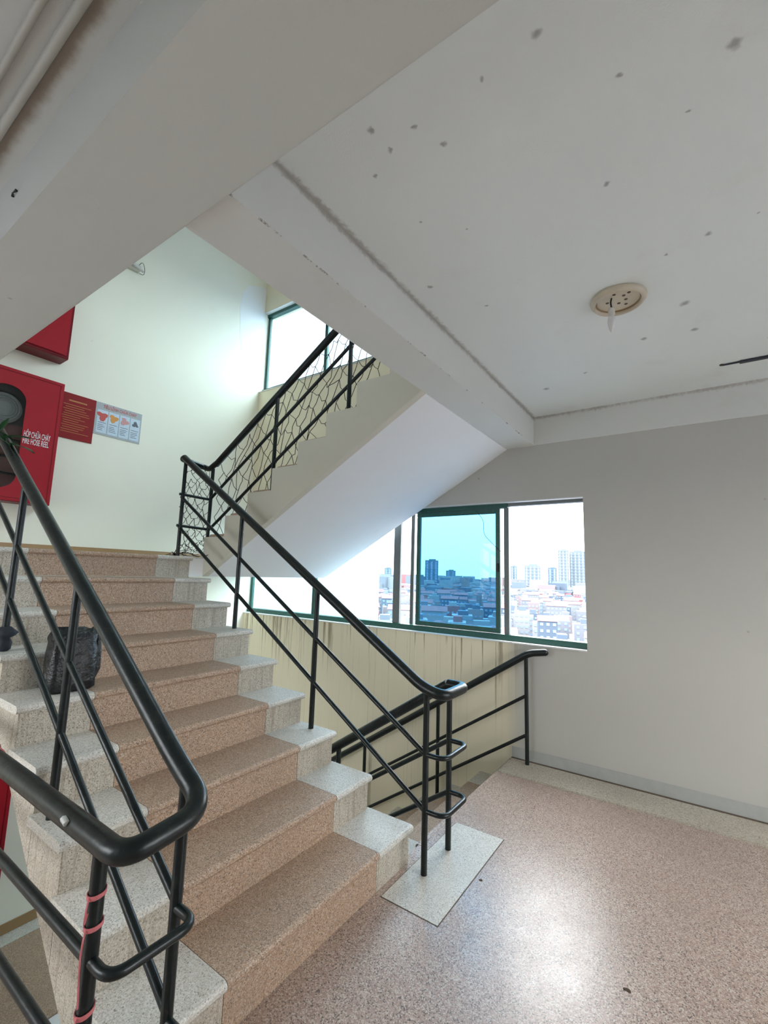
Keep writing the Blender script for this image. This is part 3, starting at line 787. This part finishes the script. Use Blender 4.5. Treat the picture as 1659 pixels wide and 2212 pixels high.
# grey poster with four pictures
root = empty('poster'); tag(root, 'grey fire instruction poster with four small pictures', 'poster')
mb = MB(); mb.box(-.335, .134, YB-.005, YB-.001, 2.862, 3.205, .0005); mb.build('sheet', 'paper_grey', root)
text('TIÊU LỆNH CHỮA CHÁY', .05, (-.265, YB-.0058, 3.152), 'print_red', root, .34)
art = ['print_red', 'print_orange', 'print_pink', 'panel_blue']
for k in range(4):
    xa = -.315+.111*k; xb = xa+.101
    fr = empty('picture'); fr.parent = root
    mb = MB(); mb.box(xa, xb, YB-.0062, YB-.005, 2.885, 3.128); mb.build('picture_panel', 'panel_blue', root)
    bpy.data.objects.remove(fr)
    mb = MB()
    pts = []
    for i in range(14):
        a = 2*math.pi*i/14; rr = (.046, .040, .040, .030)[k]*(1+.3*math.sin(3*a+k)+rnd.uniform(-.15, .15)); pts.append(((xa+xb)/2+rr*math.cos(a), 3.065+rr*.95*math.sin(a)))
    mb.prism(pts, YB-.0074, YB-.0063, 'Y'); mb.build('picture_art', art[k] if k < 3 else 'print_dark', root)
    mb = MB(); mb.box(xa+.012, xb-.012, YB-.0074, YB-.0063, 2.992, 2.997); mb.build('printed_line', 'print_dark', root)
    for i in range(4):
        mb = MB(); z = 2.97-.018*i; mb.box(xa+.012, xb-.012-rnd.uniform(0, .03), YB-.0074, YB-.0063, z-.0025, z+.0025); mb.build('printed_line', 'print_dark', root)
# wall lamp end peeking past the beam
root = empty('wall_lamp'); tag(root, 'small white lamp holder on the back wall beside the beam edge', 'lamp')
mb = MB(); mb.box(-.20, -.075, YB-.075, YB, 4.80, 4.86, .006); mb.build('holder', 'lamp_white', root)
mb = MB(); mb.tube([(-.22, YB-.10, 4.84), (-.06, YB-.10, 4.79)], .016, 12); mb.build('tube', 'bulb_glass', root)
mb = MB(); mb.tube([(-.10, YB-.05, 4.86), (-.05, YB-.03, 4.95), (-.01, YB-.02, 4.88), (-.02, YB-.02, 4.80), (-.08, YB-.05, 4.78)], .003, 6, .04); mb.build('cord', 'black_wire', root)

# ================================================================== CEILING LAMP, PIPES
root = empty('ceiling_lamp'); tag(root, 'broken round ceiling lamp base with bare bulb dangling', 'lamp')
LX, LY = .15, -1.07
mb = MB(); mb.lathe([(.128, 0), (.132, -.006), (.130, -.016), (.118, -.030), (.112, -.031), (.106, -.024), (.104, -.010)], (LX, LY, HC), 40); mb.build('rim', 'lamp_plastic', root)
mb = MB(); mb.lathe([(.104, -.001), (.104, -.008), (.02, -.0085)], (LX, LY, HC), 40); plate = mb.build('plate', 'lamp_white', root)
mb = MB(); mb.tube([(LX+.104*math.cos(a), LY+.104*math.sin(a), HC-.012) for a in [2*math.pi*i/36 for i in range(36)]], .005, 8, closed=True); mb.build('inner_ring', 'lamp_stain', root)
for (dx, dy) in ((-.03, -.03), (.01, -.035), (-.06, .01), (.03, .0), (.055, -.03), (.0, .05), (-.045, -.055), (.06, .035)):
    mb = MB(); mb.lathe([(.0085, -.0086), (.0085, -.0105)], (LX+dx, LY+dy, HC), 10); mb.build('screw_hole', 'dirt', plate)
bx, by = .115, -1.045
mb = MB(); mb.tube([(bx, by, HC-.008), (bx+.004, by+.006, HC-.03), (bx+.02, by+.004, HC-.055)], .004, 8, .01); mb.build('cord', 'black_wire', root)
ax = Vector((.42, .10, -1)).normalized(); bc = Vector((bx+.018, by+.004, HC-.05))
mb = MB(); mb.lathe([(.010, 0), (.016, .004), (.0165, .036), (.013, .040)], bc, 16, ax); mb.build('socket', 'lamp_white', root)
mb = MB(); mb.lathe([(.012, .040), (.0175, .055), (.019, .070), (.0165, .088), (.010, .106), (.004, .118), (.001, .121)], bc, 18, ax); mb.build('bulb', 'bulb_glass', root)
# black bar stuck to the ceiling at right
root = empty('cable_bracket'); tag(root, 'dark metal strip fixed to the ceiling at right edge', 'bracket')
mb = MB(); mb.box(1.283, 1.317, -2.6, -1.63, HC-.014, HC-.0015, .002); mb.build('bar', 'steel_dark', root)
mb = MB(); mb.box(1.293, 1.307, -1.63, -1.535, HC-.010, HC-.002, .002); mb.build('tongue', 'steel_dark', root)
mb = MB(); mb.lathe([(.012, 0), (.011, -.006), (.004, -.009)], (1.300, -1.535, HC), 14); mb.build('screw', 'dirt', root)
for i, (x, r, lab) in enumerate(((-1.958, .0135, 'thicker cream conduit along the hallway ceiling beside brown stain'), (-2.018, .010, 'thinner cream conduit along the hallway ceiling at upper left corner'))):
    mb = MB(); mb.tube([(x, REAR+.01, HC-r), (x, YB-.01, HC-r)], r, 14); tag(mb.build('conduit_pipe', 'pvc_pipe'), lab, 'pipe')

# ================================================================== THINGS ON THE STAIRS
# black plastic bag on a step
mb = MB(); rnd = random.Random(9); rings = []; n = 22; bcx, bcy = -1.245, 1.29
def sq(v): return math.copysign(abs(v)**.5, v)
for k, (z, rx, ry) in enumerate(((.9005, .095, .06), (.912, .106, .068), (.96, .108, .07), (1.03, .106, .068), (1.09, .104, .066), (1.14, .098, .060), (1.165, .104, .052), (1.195, .094, .034), (1.18, .06, .018))):
    ring = []
    for i in range(n):
        a = 2*math.pi*i/n; w = 1+rnd.uniform(-.06, .06)*(k > 0)
        ring.append(mb.bm.verts.new((bcx+rx*w*sq(math.cos(a)), bcy+ry*w*sq(math.sin(a)), z+(rnd.uniform(-.014, .014) if k > 4 else 0))))
    rings.append(ring)
for A, B in zip(rings, rings[1:]):
    for i in range(n): f = mb.bm.faces.new((A[i], A[(i+1) % n], B[(i+1) % n], B[i])); f.smooth = True
mb.bm.faces.new(rings[0][::-1]); mb.bm.faces.new(rings[-1])
root = empty('plastic_bag'); tag(root, 'black plastic bag standing on a step behind the near railing', 'bag')
mb.build('sack', 'black_plastic', root)
mb = MB(); mb.tube([(bcx+.09, bcy-.01, .91), (bcx+.122, bcy-.01, .99), (bcx+.118, bcy-.012, 1.10), (bcx+.112, bcy-.01, 1.175), (bcx+.07, bcy, 1.185), (bcx+.02, bcy, 1.175)], [.014, .018, .016, .014, .012, .008], 8); mb.build('handle', 'black_plastic', root)
# dark cloth knotted round a post foot
mb = MB(); n = 16; prof = [(.022, 1.081), (.034, 1.09), (.030, 1.12), (.026, 1.145), (.046, 1.155), (.050, 1.17), (.036, 1.19), (.020, 1.20)]
rings = []
for (r, z) in prof:
    rings.append([mb.bm.verts.new((XL+r*(1+rnd.uniform(-.2, .2))*math.cos(2*math.pi*i/n), 1.56+r*(1+rnd.uniform(-.2, .2))*math.sin(2*math.pi*i/n), z)) for i in range(n)])
for A, B in zip(rings, rings[1:]):
    for i in range(n): f = mb.bm.faces.new((A[i], A[(i+1) % n], B[(i+1) % n], B[i])); f.smooth = True
tag(mb.build('cloth_knot', 'dark_cloth'), 'dark cloth knotted round the foot of a left railing post', 'cloth')
# leaves caught on the near handrail
root = empty('leafy_sprig'); tag(root, 'green leafy sprig lying over the left handrail at the photo edge', 'plant')
def leaf(p0, d, ln, w, sag):
    mb = MB(); p0 = Vector(p0); d = Vector(d).normalized(); s = d.cross(Vector((0, 0, 1))).normalized(); V = []; F = []
    for i in range(7):
        t_ = i/6; c = p0+d*ln*t_+Vector((0, 0, -sag*t_*t_)); ww = w*math.sin(math.pi*min(1, t_*.92+.06))
        for q in (-1, 0, 1):
            for h in (0, .0012): V.append(c+s*ww*q*.5+Vector((0, 0, h-abs(q)*-.006)))
    for i in range(6):
        for q in range(2):
            a = i*6+q*2; F += [(a, a+2, a+8, a+6), (a+1, a+7, a+9, a+3)]
    mb.poly(V, F); return mb.build('leaf', 'leaf_green', root)
sp = (XL, 1.90, hA(1.90)+RH)
mb = MB(); mb.tube([(XL-.10, 2.06, hA(2.0)+.10), (XL-.03, 1.98, hA(1.95)+.05), (XL, 1.88, hA(1.88)+RH+.004)], .004, 6, .03); mb.build('stem', 'leaf_green', root)
leaf(sp, (.5, -.8, .0), .15, .07, .05); leaf((XL-.02, 1.95, hA(1.95)+.045), (.9, -.2, .35), .13, .035, .03)
leaf((XL-.04, 1.99, hA(1.97)+.06), (.2, -.5, .8), .12, .032, .02); leaf((XL-.02, 1.93, hA(1.93)+.03), (-.5, -.6, .3), .13, .04, .05)
leaf((XL-.05, 2.0, hA(2.0)+.05), (.8, .1, -.1), .12, .03, .05)

# scraps
SCRAP1 = (-.165, -1.036); CLIP = (-1.87, .616, 2.842)
def scrap(x, y, z, r, lab, mat='dirt', seed=0):
    q = random.Random(seed); mb = MB(); n = 9; top = []; bot = []
    for i in range(n):
        a = 2*math.pi*i/n; rr = r*q.uniform(.5, 1.2); top.append((x+rr*.6*math.cos(a), y+rr*1.5*math.sin(a), z+.004*q.uniform(.4, 1.5))); bot.append((x+rr*.7*math.cos(a), y+rr*1.6*math.sin(a), z+.0004))
    mb.poly(top+bot, [tuple(range(n)), tuple(range(2*n-1, n-1, -1))]+[(i, (i+1) % n, n+(i+1) % n, n+i) for i in range(n)])
    return tag(mb.build('floor_scrap', mat), lab, 'scrap')
scrap(SCRAP1[0], SCRAP1[1], 0, .010, 'small dark scrap lying alone on the terrazzo floor', seed=1)
scrap(.08, -.35, .0, .006, 'tiny dark crumb on the floor beside the white post tile', seed=2)
mb = MB(); mb.tube([(CLIP[0]-.004, CLIP[1]-.018, CLIP[2]+.004), (CLIP[0]-.008, CLIP[1]-.006, CLIP[2]-.002), (CLIP[0]-.008, CLIP[1]+.006, CLIP[2]+.002), (CLIP[0]-.004, CLIP[1]+.018, CLIP[2]-.004)], [.005, .0025, .0025, .005], 8)
tag(mb.build('cable_clip', 'black_wire'), 'small black clip on the side of the overhead beam', 'clip')

# ================================================================== OUTSIDE
# projecting wing of the same building, left of the window view
root = empty('building_wing'); tag(root, 'white wall of a projecting building wing outside the window', 'building')
mb = MB(); mb.box(XW+WT+.001, 4.86, 3.72, 6.2, -40, 9); mb.build('wall', 'wing_paint', root)
GZ = -38.0
mb = MB(); n = 48
V = [(4000*math.cos(2*math.pi*i/n), 4000*math.sin(2*math.pi*i/n), GZ) for i in range(n)]
mb.poly(V, [tuple(range(n))]); struct(mb.build('ground', 'city_ground'), 'hazy city ground far below')
C0 = Vector((-2.29, -1.34, 1.52))
def heading(px):                                   # compass direction of a picture column, to lay out the town
    d = Rv*((px-829.5)/FPX)+fw-Uv*(150/FPX); return math.atan2(d.y, d.x)
A0, A1 = heading(1480), heading(700)
rnd = random.Random(21)
def house_mesh(w, d, h, roof):
    mb = MB(); mb.box(-w/2, w/2, -d/2, d/2, 0, h)
    return mb
# nearest 300 houses, one object each (house > walls, roof block); shared meshes
protos = []
for k in range(12):
    w, d, h = rnd.uniform(7, 15), rnd.uniform(8, 18), rnd.uniform(9, 19)
    mb = MB(); mb.box(-w/2, w/2, -d/2, d/2, 0, h); a = mb.build('wall', 'city_house')
    mb = MB()
    if k % 3 == 0: mb.prism([(-w/2-.4, h), (w/2+.4, h), (0, h+2.6)], -d/2-.4, d/2+.4, 'Y')
    else: mb.box(-w*.3, w*.25, -d*.3, d*.2, h, h+2.8)
    b = mb.build('roof', 'city_roof' if k % 3 == 0 else 'city_house')
    mb = MB(); fl = int(h/3.4)
    for f_ in range(fl):
        z = 1.2+3.4*f_
        for (ux, uy, L_) in ((-1, 0, d), (0, -1, w)):
            m_ = max(2, int(L_/3))
            for q in range(m_):
                c = -L_/2+(q+.5)*L_/m_
                if ux: mb.box(-w/2-.15, -w/2, c-.8, c+.8, z, z+1.5)
                else: mb.box(c-.8, c+.8, -d/2-.15, -d/2, z, z+1.5)
    e = mb.build('windows', 'tower_band'); e['kind'] = 'stuff'
    protos.append((a, b, e))
used = set(); cnt = 0
spots = []
while len(spots) < 300:
    t_ = rnd.random(); R_ = 215+t_**.9*530; A = rnd.uniform(A0, A1); x, y = R_*math.cos(A), R_*math.sin(A)
    if any((x-q[0])**2+(y-q[1])**2 < 20.5**2 for q in spots): continue
    spots.append((x, y, R_, A))
for i in range(300):
    k = rnd.randrange(12); x, y, R_, A = spots[i]
    root = empty('house'); root.location = (C0.x+R_*math.cos(A), C0.y+R_*math.sin(A), GZ); root.rotation_euler = (0, 0, A+rnd.uniform(-.12, .12))
    tag(root, 'small pale low-rise town house seen far below through the window', 'house', 'low-rise houses of the town outside the window')
    for src in protos[k]:
        if k not in used: o = src
        else: o = src.copy(); COL.objects.link(o)
        o.parent = root
    used.add(k)
for k in range(12):
    if k not in used:
        for o in protos[k]: bpy.data.objects.remove(o)
TW = []
def tower(px0, px1, ytop, dist, label, mat, ribs):
    A = heading((px0+px1)/2); w = (px1-px0)/FPX*dist*1.0*math.cos(0)*.86
    # height from the picture: horizon is near row 1252 there
    h = (1254-ytop)/FPX*dist*.93+(-GZ)+C0.z
    root = empty('tower_block'); tag(root, label, 'tower'); root.location = (C0.x+dist*math.cos(A), C0.y+dist*math.sin(A), GZ); root.rotation_euler = (0, 0, A+math.pi/2)
    TW.append((root.location.x, root.location.y, w))
    mb = MB(); mb.box(-w/2, w/2, -w*.35, w*.35, 0, h); mb.build('wall', mat, root)
    mb = MB(); mb.box(-w*.32, w*.22, -w*.2, w*.2, h, h+w*.10); mb.build('roof_block', 'tower_wall', root)
    for k in range(ribs):
        c = -w/2+(k+.5)*w/ribs
        for s in (-1, 1):
            mb = MB(); mb.box(c-w/ribs*.22, c+w/ribs*.22, s*w*.35-(.5 if s < 0 else 0), s*w*.35+(.5 if s > 0 else 0), 4, h-3); mb.build('window_bay', 'tower_band', root)
    mb = MB()
    for f_ in range(int(h/7)): mb.box(-w/2-.3, w/2+.3, -w*.35-.6, w*.35+.6, 5+f_*7, 6.6+f_*7)
    o = mb.build('floor_bands', 'tower_wall', root); o['kind'] = 'stuff'
tower(1207, 1229, 1193, 1150, 'tall pale twin tower nearer the middle of the right pane', 'tower_wall', 3)
tower(1232, 1264, 1196, 1180, 'tall pale twin tower beside the right window edge', 'tower_wall', 4)
tower(1133, 1168, 1227, 1100, 'broad mid-height apartment tower with vertical bays', 'tower_wall', 4)
tower(1184, 1203, 1231, 1300, 'narrow blue tower between the broad and the tall ones', 'tower_blue', 2)
tower(1103, 1117, 1229, 1300, 'small blue tower next to the window mullion', 'tower_blue', 2)
tower(916, 948, 1221, 1250, 'blue tower seen through the tinted sash', 'tower_blue', 3)
tower(829, 846, 1241, 1500, 'faint low tower at the far left of the town view', 'tower_wall', 2)
tower(962, 985, 1243, 1700, 'low wide block on the horizon behind the tinted sash', 'tower_wall', 2)
mb = MB()
for i in range(3800):
    t_ = rnd.random(); R_ = 795+t_**1.5*2400; A = rnd.uniform(A0, A1); s = 1+R_/1600
    x, y = C0.x+R_*math.cos(A), C0.y+R_*math.sin(A); w, d, h = rnd.uniform(7, 18)*s, rnd.uniform(7, 18)*s, rnd.uniform(8, 22)*(1 if rnd.random() < .93 else 1.8)
    if any((x-q[0])**2+(y-q[1])**2 < (q[2]+w)**2 for q in TW): continue
    mb.box(x-w/2, x+w/2, y-d/2, y+d/2, GZ, GZ+h)
o = mb.build('distant_town', 'city_block', recalc=False); o['kind'] = 'stuff'; o['label'] = 'dense distant low-rise town fading to the horizon'; o['category'] = 'town'
